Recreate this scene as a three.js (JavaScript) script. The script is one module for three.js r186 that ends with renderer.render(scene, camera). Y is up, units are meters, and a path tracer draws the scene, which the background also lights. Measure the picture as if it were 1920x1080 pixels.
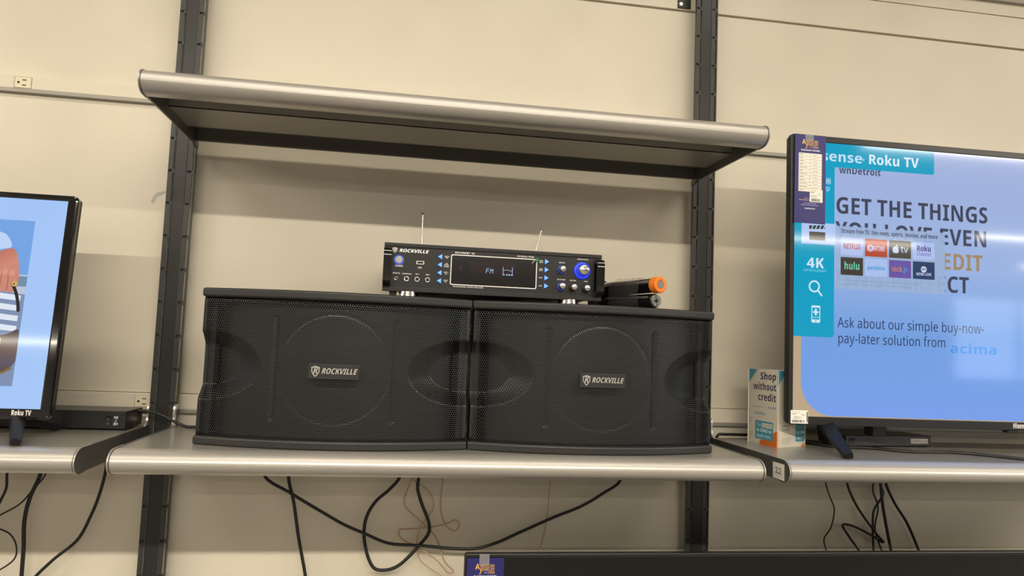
import * as THREE from 'three';
import { RoundedBoxGeometry } from 'three/addons/geometries/RoundedBoxGeometry.js';
import { mergeGeometries } from 'three/addons/utils/BufferGeometryUtils.js';
import { TextGeometry } from 'three/addons/geometries/TextGeometry.js';
import { FontLoader } from 'three/addons/loaders/FontLoader.js';
import { RectAreaLightUniformsLib } from 'three/addons/lights/RectAreaLightUniformsLib.js';

// ---------------------------------------------------------------- camera, sky, exposure
const scene = new THREE.Scene();
const camera = new THREE.PerspectiveCamera(2 * Math.atan(540 / 1376.03) * 180 / Math.PI, 16 / 9, 0.05, 100);
camera.position.set(0.4873, 1.5, 1.6935);
camera.rotation.set(0.0781, -0.1539, 0.0399, 'YXZ');
const renderer = new THREE.WebGLRenderer();
renderer.toneMapping = THREE.LinearToneMapping;
renderer.toneMappingExposure = 1.0;
renderer.shadowMap.enabled = true;
scene.background = new THREE.Color(3.2, 3.6, 4.2);          // overcast daylight beyond the shop windows
RectAreaLightUniformsLib.init();
const LAMP = { colour: new THREE.Color(1.0, 0.91, 0.76), power: 55, glow: 14 };   // warm white fluorescent tubes
// ceiling fixtures parallel to the display wall: distance from the wall, share of the power, [from x, to x] ...
const LAMP_ROWS = [[1.0, 0.2, [-5.6, -2.0], [-1.6, 2.0], [2.6, 6.2]], [3.2, 1.6, [-5.6, -2.0], [-1.2, 2.4], [3.5, 7.1]], [6.3, 0.7, [-1.5, 2.1], [6.9, 10.5]], [7.2, 0.7, [3.2, 6.8]], [8.4, 0.8, [-6.6, -3.4], [-0.5, 3.1], [9.4, 13.0]]];

// ---------------------------------------------------------------- helpers
let seed = 7;
const rnd = () => { seed = (seed * 1664525 + 1013904223) >>> 0; return seed / 4294967296; };
const used = {};
const numbered = (n) => { const k = used[n] = (used[n] ?? -1) + 1; return k ? `${n}_${String(k).padStart(3, '0')}` : n; };
function clean(g) {
  const h = g.index ? g.toNonIndexed() : g;
  for (const k of Object.keys(h.attributes)) if (!['position', 'normal', 'uv'].includes(k)) h.deleteAttribute(k);
  return h;
}
const join = (list) => (Array.isArray(list) ? (list.length > 1 ? mergeGeometries(list.map(clean)) : list[0]) : list);
function part(name, geos, mat, parent, label) {
  const m = new THREE.Mesh(join(geos), mat); m.name = name; m.castShadow = m.receiveShadow = true; parent.add(m);
  if (label) m.userData.label = label;
  return m;
}
function thing(name, label, category, pos = [0, 0, 0], group) {
  const o = new THREE.Group(); o.name = numbered(name); o.position.set(...pos); scene.add(o);
  o.userData = { label, category }; if (group) o.userData.group = group;
  return o;
}
function single(name, geos, mat, label, category, group) {
  const m = part(numbered(name), geos, mat, scene); m.userData = { label, category }; if (group) m.userData.group = group;
  return m;
}
function struct(name, geos, mat, label) {
  const m = part(name, geos, mat, scene); m.userData = { kind: 'structure' }; if (label) { m.userData.label = label; m.userData.category = name.split('_')[0]; }
  return m;
}
// box given by its limits
const lim = (x0, x1, y0, y1, z0, z1, r = 0) => {
  const w = x1 - x0, h = y1 - y0, d = z1 - z0;
  const g = r ? new RoundedBoxGeometry(w, h, d, 2, Math.min(r, w / 2.01, h / 2.01, d / 2.01)) : new THREE.BoxGeometry(w, h, d);
  return g.translate((x0 + x1) / 2, (y0 + y1) / 2, (z0 + z1) / 2);
};
const cyl = (r0, r1, h, seg = 24) => new THREE.CylinderGeometry(r0, r1, h, seg);
const cylZ = (r0, r1, h, x, y, z, seg = 24) => new THREE.CylinderGeometry(r0, r1, h, seg).rotateX(Math.PI / 2).translate(x, y, z);   // r0 towards +z
const V = (...a) => new THREE.Vector3(...a);
function bar(a, b, r0, r1, seg = 12) {   // a round bar from a to b
  const d = V().subVectors(b, a), g = cyl(r1, r0, d.length(), seg);
  g.applyQuaternion(new THREE.Quaternion().setFromUnitVectors(V(0, 1, 0), d.clone().normalize()));
  return g.translate((a.x + b.x) / 2, (a.y + b.y) / 2, (a.z + b.z) / 2);
}
function slab(pts, depth, bevel = 0) {   // outline in x,y pushed back to -depth, front at 0
  const s = pts instanceof THREE.Shape ? pts : new THREE.Shape(pts.map((p) => new THREE.Vector2(...p)));
  return new THREE.ExtrudeGeometry(s, { depth: depth - 2 * bevel, bevelEnabled: bevel > 0, bevelSize: bevel, bevelThickness: bevel, bevelOffset: -bevel, bevelSegments: 2, curveSegments: 16 }).translate(0, 0, -depth + bevel);
}
function along(pts, x0, x1) {            // outline in (z,y) pulled along x
  const s = pts instanceof THREE.Shape ? pts : new THREE.Shape(pts.map((p) => new THREE.Vector2(...p)));
  const g = new THREE.ExtrudeGeometry(s, { depth: x1 - x0, bevelEnabled: false, curveSegments: 24 });
  return g.applyMatrix4(new THREE.Matrix4().makeBasis(V(0, 0, 1), V(0, 1, 0), V(-1, 0, 0))).translate(x1, 0, 0);
}
function roundRect(x0, y0, x1, y1, r, s = new THREE.Shape()) {
  s.moveTo(x0 + r, y0); s.lineTo(x1 - r, y0); s.quadraticCurveTo(x1, y0, x1, y0 + r); s.lineTo(x1, y1 - r); s.quadraticCurveTo(x1, y1, x1 - r, y1);
  s.lineTo(x0 + r, y1); s.quadraticCurveTo(x0, y1, x0, y1 - r); s.lineTo(x0, y0 + r); s.quadraticCurveTo(x0, y0, x0 + r, y0);
  return s;
}
const std = (color, roughness, metalness = 0, more = {}) => new THREE.MeshPhysicalMaterial({ color, roughness, metalness, ...more });
const lin = (r, g, b) => new THREE.Color().setRGB(r, g, b);
function canvas(w, h, draw) {
  const c = document.createElement('canvas'); c.width = w; c.height = h;
  draw(c.getContext('2d'), w, h);
  const t = new THREE.CanvasTexture(c); t.colorSpace = THREE.SRGBColorSpace; t.magFilter = THREE.LinearFilter; return t;
}
// text fitted into a width, baseline at y
function fit(c, text, x, y, width, height, fill, font = 'bold', align = 'left') {
  c.save(); c.fillStyle = fill; c.font = `${font} 100px sans-serif`; c.textBaseline = 'alphabetic';
  const m = c.measureText(text).width;
  c.translate(align === 'right' ? x - width : align === 'center' ? x - width / 2 : x, y); c.scale(width / m, height / 72); c.fillText(text, 0, 0); c.restore();
}
// a flat printed sheet: x0..x1, y0..y1 on the plane z, facing +z
function sheet(x0, x1, y0, y1, z, thick = 0.0006) {
  const g = lim(x0, x1, y0, y1, z - thick, z);
  const p = g.attributes.position, uv = g.attributes.uv;
  for (let i = 0; i < p.count; i++) uv.setXY(i, (p.getX(i) - x0) / (x1 - x0), (p.getY(i) - y0) / (y1 - y0));
  return g;
}
function noiseTex(n, lo, hi, coarse, fine, sx = 1, sy = 1) {
  const d = new Uint8Array(n * n * 4), gr = 16, a = [], wrap = (i) => ((i % gr) + gr) % gr;
  for (let i = 0; i < gr * gr; i++) a.push(rnd());
  for (let y = 0; y < n; y++) for (let x = 0; x < n; x++) {
    const u = x / n * gr, v = y / n * gr, i = Math.floor(u), j = Math.floor(v), s = (t) => t * t * (3 - 2 * t), fx = s(u - i), fy = s(v - j);
    const q = (p, r) => a[wrap(p) + wrap(r) * gr];
    const c = (q(i, j) * (1 - fx) + q(i + 1, j) * fx) * (1 - fy) + (q(i, j + 1) * (1 - fx) + q(i + 1, j + 1) * fx) * fy;
    const val = lo + (hi - lo) * Math.min(1, Math.max(0, c * coarse + rnd() * fine)), k = (y * n + x) * 4;
    d[k] = d[k + 1] = d[k + 2] = val; d[k + 3] = 255;
  }
  const t = new THREE.DataTexture(d, n, n); t.wrapS = t.wrapT = THREE.RepeatWrapping; t.magFilter = THREE.LinearFilter; t.repeat.set(sx, sy); t.needsUpdate = true; return t;
}
function metricUV(g, s = 1) {            // uv in metres by the dominant normal
  const p = g.attributes.position, n = g.attributes.normal, uv = g.attributes.uv;
  for (let i = 0; i < p.count; i++) {
    const ax = Math.abs(n.getX(i)), ay = Math.abs(n.getY(i)), az = Math.abs(n.getZ(i));
    if (az >= ax && az >= ay) uv.setXY(i, p.getX(i) * s, p.getY(i) * s); else if (ay >= ax) uv.setXY(i, p.getX(i) * s, p.getZ(i) * s); else uv.setXY(i, p.getZ(i) * s, p.getY(i) * s);
  }
  return g;
}
const font = await new FontLoader().loadAsync('fonts/droid/droid_sans_bold.typeface.json');
function letters(text, x, y, z, width, height, skew = 0, depth = 0.0006) {   // raised lettering, left baseline at x,y
  const g = new TextGeometry(text, { font, size: 1, depth: 1, curveSegments: 5, bevelEnabled: false }); g.computeBoundingBox();
  const b = g.boundingBox;
  g.translate(-b.min.x, 0, 0).scale(width / (b.max.x - b.min.x), height / 0.72, depth);
  if (skew) g.applyMatrix4(new THREE.Matrix4().set(1, skew, 0, 0, 0, 1, 0, 0, 0, 0, 1, 0, 0, 0, 0, 1));
  return g.translate(x, y, z);
}
const cordOf = (pts, r, seg = 8) => { const c = new THREE.CatmullRomCurve3(pts.map((p) => V(...p)), false, 'centripetal'); return new THREE.TubeGeometry(c, Math.max(24, pts.length * 10), r, seg); };

// ---------------------------------------------------------------- materials
const wallNoise = noiseTex(256, 236, 255, 0.8, 0.2);
const M = {
  wall: std(lin(0.80, 0.735, 0.60), 0.42, 0, { map: wallNoise, clearcoat: 0.25, clearcoatRoughness: 0.22 }),
  groove: std(lin(0.5, 0.46, 0.37), 0.8),
  rail: std(lin(0.80, 0.735, 0.60), 0.4),
  railTrim: std(lin(0.36, 0.34, 0.29), 0.4, 0.3),
  ivory: std(lin(0.86, 0.78, 0.58), 0.35),
  hole: std(lin(0.015, 0.014, 0.012), 0.7),
  floor: std(lin(0.2, 0.185, 0.165), 0.6, 0, { map: noiseTex(128, 170, 255, 0.4, 0.6) }),
  ceiling: std(lin(0.42, 0.41, 0.38), 0.9),
  sideWall: std(lin(0.40, 0.37, 0.33), 0.7),
  post: std(lin(0.032, 0.031, 0.03), 0.33, 0.3),
  strip: std(lin(0.05, 0.05, 0.047), 0.38, 0.3),
  zinc: std(lin(0.86, 0.84, 0.78), 0.5),
  shelf: std(lin(0.55, 0.522, 0.485), 0.40, 0.62),
  shelfTop: std(lin(0.40, 0.38, 0.345), 0.28, 0.5),
  bracket: std(lin(0.13, 0.127, 0.118), 0.38, 0.5),
  steel: std(lin(0.74, 0.72, 0.68), 0.32, 0.9),
  cable: std(lin(0.012, 0.012, 0.013), 0.42),
  copperWire: std(lin(0.55, 0.36, 0.21), 0.35, 0.15),
  cabinet: std(lin(0.005, 0.005, 0.005), 0.6),
  cap: std(lin(0.02, 0.02, 0.02), 0.42),
  badge: std(lin(0.02, 0.02, 0.02), 0.45),
  chromeText: std(lin(0.88, 0.87, 0.84), 0.3, 0.9),
  amp: std(lin(0.02, 0.02, 0.021), 0.42, 0.4),
  gloss: std(lin(0.006, 0.006, 0.007), 0.08, 0, { clearcoat: 1, clearcoatRoughness: 0.04 }),
  satin: std(lin(0.03, 0.03, 0.031), 0.32, 0.4),
  plastic: std(lin(0.012, 0.012, 0.013), 0.42),
  chrome: std(lin(0.86, 0.85, 0.84), 0.12, 1),
  glassBlack: std(lin(0.006, 0.006, 0.007), 0.12),
  leg: std(lin(0.01, 0.01, 0.011), 0.5, 0, { specularIntensity: 0.4 }),
  white: std(lin(0.82, 0.81, 0.78), 0.5),
  orange: std(lin(0.95, 0.235, 0.02), 0.45),
  green: std(lin(0.01, 0.22, 0.06), 0.4),
  grey: std(lin(0.23, 0.23, 0.235), 0.4),
  lampHousing: std(lin(0.8, 0.8, 0.78), 0.5),
  tape: std(lin(0.9, 0.9, 0.92), 0.2, 0, { transmission: 0.85, thickness: 0 }),
  film: std(lin(0.95, 0.95, 0.95), 0.08, 0, { transmission: 0.96, thickness: 0, ior: 1.4, specularIntensity: 0.6 }),
  paper: std(lin(0.85, 0.83, 0.76), 0.6),
};
const printed = (tex, rough = 0.5, more = {}) => new THREE.MeshPhysicalMaterial({ map: tex, roughness: rough, ...more });
const glow = (r, g, b) => new THREE.MeshPhysicalMaterial({ color: lin(0.02, 0.05, 0.1), roughness: 0.3, emissive: lin(r, g, b), emissiveIntensity: 1 });

// ---------------------------------------------------------------- the room
const X0 = -7, X1 = 15.5, ZB = 10.2, HC = 3.05, BAY = 1.2192;
struct('floor', metricUV(lim(X0 - 0.2, X1 + 0.2, -0.12, 0, -0.25, ZB + 0.2), 2), M.floor);
struct('ceiling', lim(X0 - 0.2, X1 + 0.2, HC, HC + 0.12, -0.25, ZB + 0.2), M.ceiling);
struct('wall_left', lim(X0 - 0.15, X0, 0, HC, -0.19, ZB), M.sideWall);
struct('wall_right', lim(X1, X1 + 0.15, 0, HC, -0.19, ZB), M.sideWall);
// shop front: wall with a long window opening
const WX0 = 9.7, WX1 = 14.9, WY0 = 1.2, WY1 = 2.68;
struct('wall_front', [lim(X0, WX0, 0, HC, ZB, ZB + 0.15), lim(WX1, X1, 0, HC, ZB, ZB + 0.15), lim(WX0, WX1, 0, WY0, ZB, ZB + 0.15), lim(WX0, WX1, WY1, HC, ZB, ZB + 0.15)], M.sideWall);
for (let i = 0, n = 4, w = (WX1 - WX0) / n; i < n; i++) {
  const a = WX0 + i * w, b = a + w, f = 0.05;
  const wf = struct(`window_${i + 1}`, [lim(a, a + f, WY0, WY1, ZB + 0.03, ZB + 0.1), lim(b - f, b, WY0, WY1, ZB + 0.03, ZB + 0.1), lim(a + f, b - f, WY0, WY0 + f, ZB + 0.03, ZB + 0.1), lim(a + f, b - f, WY1 - f, WY1, ZB + 0.03, ZB + 0.1)], M.steel);
  part('pane', lim(a + f, b - f, WY0 + f, WY1 - f, ZB + 0.06, ZB + 0.064), std(0xffffff, 0, 0, { transmission: 1, thickness: 0 }), wf);
}
struct('ground_outside', lim(X0 - 12, X1 + 12, -0.3, -0.13, ZB + 0.3, ZB + 26), std(lin(0.2, 0.26, 0.14), 0.9));
struct('pavement_outside', lim(X0 - 12, X1 + 12, -0.13, -0.1, ZB + 0.3, ZB + 9), std(lin(0.4, 0.4, 0.39), 0.8));

// the display wall: backing, and laminate panels with open joints per bay
const WZ = -0.045;
const wall = struct('wall_back', lim(X0, X1, 0, HC, -0.19, WZ - 0.008), M.groove);
const rowsY = [[0, 1.3245], [1.3645, 2.0135], [2.0505, 2.3710], [2.3765, 2.4635], [2.465, HC]];
for (let b = -2; b < 4; b++) for (const [y0, y1] of rowsY) {
  const a = b === -2 ? X0 : b * BAY, c = b === 3 ? X1 : (b + 1) * BAY;
  part('wall_panel', metricUV(lim(a + 0.001, c - 0.001, y0 + 0.0005, y1 - 0.0005, WZ - 0.008, WZ, 0.0006), 0.7), M.wall, wall);
}
// power raceways
function raceway(n, y0, y1) {
  const t = struct(`trim_${n}`, lim(X0 + 0.1, X1 - 0.1, y0, y1, WZ - 0.008, WZ + 0.009, 0.002), M.rail, n === 1 ? 'cream power raceway running along the upper wall' : 'cream power raceway running along the wall above the shelves');
  part('edge_strip', lim(X0 + 0.1, X1 - 0.1, y0 - 0.0055, y0 + 0.0045, WZ - 0.004, WZ + 0.0105, 0.002), M.railTrim, t);
}
raceway(1, 2.017, 2.050); raceway(2, 1.327, 1.364);
const tr = struct('trim_3', lim(X0 + 0.1, X1 - 0.1, 2.500, 2.56, WZ - 0.002, WZ + 0.012, 0.002), M.railTrim, 'dull grey rail along the top of the wall');
function outlet(x, y, label) {
  const o = thing('wall_outlet', label, 'outlet', [x, y, WZ + 0.009]);
  part('face', lim(-0.0165, 0.0165, -0.0118, 0.0118, -0.002, 0.0018, 0.001), M.ivory, o);
  part('rim', [lim(-0.018, 0.018, 0.0118, 0.0128, -0.002, 0.001), lim(-0.018, 0.018, -0.0128, -0.0118, -0.002, 0.001), lim(-0.018, -0.0168, -0.0118, 0.0118, -0.002, 0.001), lim(0.0168, 0.018, -0.0118, 0.0118, -0.002, 0.001)], M.groove, o);
  part('ground_hole', cylZ(0.0026, 0.0026, 0.001, -0.0085, 0, 0.0016, 12), M.hole, o);
  for (const s of [-1, 1]) part('slot', lim(-0.001, 0.0072, s * 0.0058 - 0.0011, s * 0.0058 + 0.0011, 0.001, 0.0021), M.hole, o);
}
outlet(-0.3520, 2.0340, 'ivory outlet in the upper wall raceway');
outlet(-0.0530, 1.3460, 'ivory outlet in the lower raceway beside the black post');
// a scrap of clear tape left on the wall
single('tape_scrap', slab([[0, 0], [0.006, -0.003], [0.012, 0.012], [0.03, 0.022], [0.029, 0.028], [0.012, 0.023], [0.004, 0.012]], 0.0004).translate(-0.072, 1.789, WZ + 0.0006), M.tape, 'torn scrap of clear tape stuck on the wall', 'tape');

// ---------------------------------------------------------------- slotted uprights
const PITCH = 0.07264, SLOT0 = 2.2179;
function upright(i, label) {
  const u = thing('slotted_upright', label, 'upright', [i * BAY, 0, 0], 'slotted uprights on the wall');
  const top = 2.75;
  part('tube', lim(-0.0140, 0.0115, 0, top, -0.022, 0, 0.0015), M.post, u);
  for (const y of [0.3, 0.95, 1.62, 2.405, 2.7]) part('standoff', lim(-0.011, 0.009, y - 0.012, y + 0.012, WZ, -0.0215), M.post, u);
  const plate = (x0, x1, slitA, slitB, slotA, slotB) => {
    const s = new THREE.Shape([[x0, 0], [x1, 0], [x1, top], [x0, top]].map((p) => new THREE.Vector2(...p)));
    const rect = (a, b, y0, y1) => s.holes.push(new THREE.Path([[a, y0], [a, y1], [b, y1], [b, y0]].map((p) => new THREE.Vector2(...p))));
    for (let k = -6; k < 29; k++) {
      const y = SLOT0 - k * PITCH;
      rect(slotA, slotB, y - 0.0027, y + 0.0027);
      rect(slitA, slitB, y - PITCH + 0.0045, y - 0.0045);
    }
    part('slot_backing', lim(slotA - 0.0005, slotB + 0.0004, 0.02, top - 0.02, -0.0045, -0.0025), M.hole, u);
    return slab(s, 0.0018);
  };
  part('slotted_strip', plate(-0.0275, -0.0140, -0.0177, -0.0146, -0.0268, -0.0186), M.strip, u);
  part('slotted_strip', plate(0.0115, 0.0285, 0.0226, 0.0258, 0.0140, 0.0218), M.strip, u);
  for (const x of [-0.0177, 0.0226]) part('zinc_liner', lim(x - 0.0004, x, 0, top, -0.012, -0.0019), M.zinc, u, 'bright zinc liner inside the slits');
  part('side_flange', lim(-0.0275, -0.026, 0, top, -0.010, -0.0018), M.strip, u);
  part('side_flange', lim(0.027, 0.0285, 0, top, -0.010, -0.0018), M.strip, u);
  const mb = part('mounting_plate', lim(-0.062, -0.0275, 2.3795, 2.445, WZ, WZ + 0.004, 0.001), M.post, u);
  part('screw', [cylZ(0.0045, 0.005, 0.002, -0.054, 2.3890, WZ + 0.005, 16), cylZ(0.0022, 0.0022, 0.0006, -0.054, 2.3890, WZ + 0.0062, 6)], M.steel, mb);
}
upright(0, 'black slotted upright between the small television and the speakers');
upright(1, 'black slotted upright between the speakers and the large lit television');
upright(-1, 'black slotted upright at the far end of the small television bay');
upright(2, 'black slotted upright at the far end of the large television bay');

// ---------------------------------------------------------------- shelves
const NOSE = 0.37, TH = 0.0415, SHELF_Y = 1.2985, UPPER_Y = 1.957;
function noseCurve(s, k = 0) {            // bullnose: from the top (z .335) round to the underside; k grows it
  const r = TH / 2 + k, zc = 0.343;
  s.lineTo(zc - 0.004, k);
  for (let i = 0; i <= 20; i++) { const a = Math.PI / 2 - i / 20 * Math.PI; s.lineTo(zc + Math.cos(a) * (NOSE - zc + k), -TH / 2 + Math.sin(a) * r); }
}
function shelf(x0, y, label) {
  const W = BAY - 0.049, t = thing('metal_shelf', label, 'shelf', [x0 + BAY / 2, y, 0]);
  const h = W / 2, e = 0.004;
  // folded pan: top sheet, and the channel under it
  const top = new THREE.Shape([[0.006, -0.0022], [0.006, 0], [0.336, 0], [0.336, -0.0022]].map((p) => new THREE.Vector2(...p)));
  part('shelf_top', along(top, -h + e, h - e), M.shelfTop, t);
  const ns = new THREE.Shape(); ns.moveTo(0.332, 0.0002); noseCurve(ns); ns.lineTo(0.330, -TH); ns.lineTo(0.330, -TH + 0.012); ns.lineTo(0.333, -TH + 0.012); ns.lineTo(0.335, -TH + 0.003);
  ns.lineTo(0.345, -TH + 0.003);
  for (let i = 20; i >= 0; i--) { const a = Math.PI / 2 - i / 20 * Math.PI; ns.lineTo(0.343 + Math.cos(a) * (NOSE - 0.345), -TH / 2 + Math.sin(a) * (TH / 2 - 0.002)); }
  ns.lineTo(0.332, -0.0022);
  part('nose', along(ns, -h + e, h - e), M.shelf, t);
  part('front_channel', lim(-h + e, h - e, -0.0205, -0.0022, 0.2085, 0.2105), M.shelfTop, t);
  part('under_sheet', [lim(-h + e, h - e, -0.0205, -0.019, 0.075, 0.2105), lim(-h + e, h - e, -0.0205, -0.0045, 0.075, 0.0765), lim(-h + e, h - e, -0.0055, -0.004, 0.014, 0.0765)], M.shelfTop, t);
  part('back_flange', lim(-h + e, h - e, -0.034, 0, 0.006, 0.014, 0.001), M.bracket, t);
  for (const s of [-1, 1]) {
    const bs = new THREE.Shape(); bs.moveTo(0.0015, 0.0008); bs.lineTo(0.03, 0.0008); noseCurve(bs, 0.0008); bs.lineTo(0.32, -TH + 0.001); bs.lineTo(0.02, -0.0385); bs.lineTo(0.008, -0.0445); bs.lineTo(-0.014, -0.0445); bs.lineTo(-0.014, -0.034);
    bs.lineTo(0.0015, -0.032);
    const br = part('end_bracket', along(bs, s > 0 ? h - e : -h, s > 0 ? h : -h + e), M.bracket, t);
    const hs = new THREE.Shape(); hs.moveTo(0.0015, 0.0008); hs.lineTo(0.03, 0.0008); hs.quadraticCurveTo(0.013, 0.004, 0.0125, 0.02); hs.lineTo(0.0125, 0.034); hs.quadraticCurveTo(0.012, 0.046, 0.0035, 0.046); hs.lineTo(-0.012, 0.046); hs.lineTo(-0.012, 0.036); hs.lineTo(0.0015, 0.034);
    part('hook', along(hs, s > 0 ? h - e : -h, s > 0 ? h : -h + e), M.steel, br);
    const rim = new THREE.Shape(); rim.moveTo(0.3, 0.0014); noseCurve(rim, 0.0014); rim.lineTo(0.325, -TH - 0.0014); rim.lineTo(0.325, -TH); noseBack(rim); rim.lineTo(0.3, 0);
    part('rim', along(rim, s > 0 ? h - 0.0022 : -h, s > 0 ? h : -h + 0.0022), M.shelf, br);
  }
  return t;
}
function noseBack(s) { for (let i = 20; i >= 0; i--) { const a = Math.PI / 2 - i / 20 * Math.PI; s.lineTo(0.343 + Math.cos(a) * (NOSE - 0.343), -TH / 2 + Math.sin(a) * TH / 2); } }
shelf(0, UPPER_Y, 'empty grey metal shelf high on the uprights above the amplifier');
shelf(0, SHELF_Y, 'grey metal shelf carrying the two black speakers');
shelf(-BAY, SHELF_Y, 'grey metal shelf under the small television');
const shelfR = shelf(BAY, SHELF_Y, 'grey metal shelf under the large lit television, with a handwritten number sticker');
{
  const tex = canvas(256, 220, (c, w, h) => {
    c.fillStyle = '#ece7dd'; c.fillRect(0, 0, w, h); c.strokeStyle = '#2b2725'; c.lineWidth = 11; c.lineCap = 'round'; c.lineJoin = 'round';
    for (const o of [0, 72]) { c.beginPath(); c.moveTo(62 + o, 80); c.quadraticCurveTo(85 + o, 55, 104 + o, 78); c.quadraticCurveTo(104 + o, 110, 66 + o, 140); c.quadraticCurveTo(90 + o, 130, 124 + o, 146); c.stroke(); }
  });
  const g = sheet(-0.0215, 0.0215, -0.0155, 0.0155, 0, 0.0005).rotateY(-Math.PI / 2).translate(-(BAY - 0.049) / 2 - 0.001, -0.0235, 0.329);
  part('number_sticker', g, printed(tex, 0.5), shelfR, 'white sticker with a handwritten 22');
}
// deck near the floor that carries the lowest television
struct('base_deck', [lim(-BAY, 3 * BAY - 0.1, 0, 0.16, WZ, 0.42, 0.004)], M.bracket, 'low grey base deck along the wall');

// ---------------------------------------------------------------- speakers
const SW = 0.2455, SH = 0.286, SAG = 0.05, CAP = 0.0165;
const bow = (x, hw) => -SAG * (x / hw) ** 2;
const holeTex = (() => {
  const w = 48, h = 83, c = document.createElement('canvas'); c.width = w; c.height = h; const g = c.getContext('2d');
  g.fillStyle = '#fff'; g.fillRect(0, 0, w, h); g.fillStyle = '#000';
  for (const [x, y] of [[0, 0], [w, 0], [0, h], [w, h], [w / 2, h / 2]]) { g.beginPath(); for (let k = 0; k < 6; k++) g.lineTo(x + 22.8 * Math.sin(k * Math.PI / 3), y + 22.8 * Math.cos(k * Math.PI / 3)); g.fill(); }
  const t = new THREE.CanvasTexture(c); t.wrapS = t.wrapT = THREE.RepeatWrapping; t.magFilter = THREE.LinearFilter; return t;
})();
const grilleMat = std(lin(0.09, 0.092, 0.096), 0.30, 0.75, { alphaMap: holeTex, alphaTest: 0.5, side: THREE.DoubleSide });
function capOutline(grow) {
  const hw = SW + grow, s = new THREE.Shape(), n = 32, hb = 0.175 + grow;
  s.moveTo(-hb, 0.25);
  s.lineTo(-hw, 0.06);
  for (let i = 0; i <= n; i++) { const x = -hw + 2 * hw * i / n; s.lineTo(x * 0.997, -bow(x, hw) - grow); }
  s.lineTo(hw, 0.06); s.lineTo(hb, 0.25); s.closePath();
  return s;                                // y of the outline = distance behind the front
}
function speaker(x, turn, label) {
  const t = thing('karaoke_speaker', label, 'speaker', [x, SHELF_Y, 0.323]); t.rotation.y = turn;
  const flat = (s, y0, y1, bev) => new THREE.ExtrudeGeometry(s, { depth: y1 - y0 - 2 * bev, bevelEnabled: bev > 0, bevelSize: bev, bevelThickness: bev, bevelOffset: -bev, bevelSegments: 3 }).rotateX(-Math.PI / 2).translate(0, y0 + bev, 0);
  // outline y runs back: after rotateX(-90) y -> -z
  part('cabinet', flat(capOutline(-0.03), CAP - 0.002, SH - CAP + 0.002, 0), M.cabinet, t);
  const sides = [-1, 1].map((s) => { const g = flat(new THREE.Shape([[s * (SW - 0.003), 0.080], [s * (SW - 0.016), 0.080], [s * 0.155, 0.24], [s * 0.172, 0.24]].map((p) => new THREE.Vector2(...p))), CAP, SH - CAP, 0); return g; });
  part('side_panel', sides[0], M.cabinet, t); part('side_panel', sides[1], M.cabinet, t);
  part('bottom_cap', flat(capOutline(0.004), 0, CAP, 0.004), M.cap, t);
  part('top_cap', flat(capOutline(0.004), SH - CAP, SH, 0.004), M.cap, t);
  // perforated grille: bowed sheet with pressed hollows, ribs and a ring
  const nx = 240, ny = 130, hw = SW + 0.0005, y0 = CAP, y1 = SH - CAP, pos = [], uv = [], idx = [];
  const P = 0.0044;
  const depth = (px, py) => {
    let z = bow(px, hw);
    for (const s of [-1, 1]) {
      const u = (px - s * 0.238) / 0.106, v = (py - 0.145) / 0.062, q = u * u + v * v;
      if (q < 1) z -= 0.026 * Math.min(1, (1 - q) * 1.6);
      const gx = Math.abs(px - s * 0.107), inY = py > 0.05 && py < 0.238;
      if (gx < 0.006 && inY) z -= 0.005 * (1 - gx / 0.006);
    }
    const rr = Math.abs(Math.hypot(px, py - 0.146) - 0.099);
    if (rr < 0.004) z -= 0.0008 * (1 - rr / 0.004);
    const edge = Math.min(py - y0, y1 - py);
    if (edge < 0.006) z -= 0.004 * (1 - edge / 0.006);
    return z;
  };
  for (let j = 0; j <= ny; j++) for (let i = 0; i <= nx; i++) {
    const px = -hw + 2 * hw * i / nx, py = y0 + (y1 - y0) * j / ny;
    pos.push(px, py, depth(px, py)); uv.push(px / P, py / (P * Math.sqrt(3)));
  }
  for (let j = 0; j < ny; j++) for (let i = 0; i < nx; i++) { const a = j * (nx + 1) + i; idx.push(a, a + 1, a + nx + 2, a, a + nx + 2, a + nx + 1); }
  const g = new THREE.BufferGeometry(); g.setAttribute('position', new THREE.Float32BufferAttribute(pos, 3)); g.setAttribute('uv', new THREE.Float32BufferAttribute(uv, 2)); g.setIndex(idx); g.computeVertexNormals();
  const gr = part('grille', g, grilleMat, t, 'black perforated metal grille');
  for (const s of [-1, 1]) {               // folded edge of the grille, from its rim back to the side panel
    const o = new THREE.Shape(); o.moveTo(-0.086, y0);
    for (let j = 0; j <= 60; j++) { const py = y0 + (y1 - y0) * j / 60; o.lineTo(depth(s * hw, py), py); }
    o.lineTo(-0.086, y1);
    part('folded_edge', along(o, s > 0 ? hw - 0.006 : -hw, s > 0 ? hw : -hw + 0.006), M.cabinet, gr);
  }
  const b = part('badge', lim(-0.0455, 0.0455, 0.127, 0.155, -0.003, 0.0022, 0.001), M.badge, t, 'black name badge with silver lettering');
  part('lettering', letters('ROCKVILLE', -0.0215, 0.1372, 0.0022, 0.061, 0.0073, 0.25), M.chromeText, b);
  part('emblem', shield(-0.0325, 0.141, 0.0075, 0.0100, 0.0022), M.chromeText, b);
  return t;
}
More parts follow.
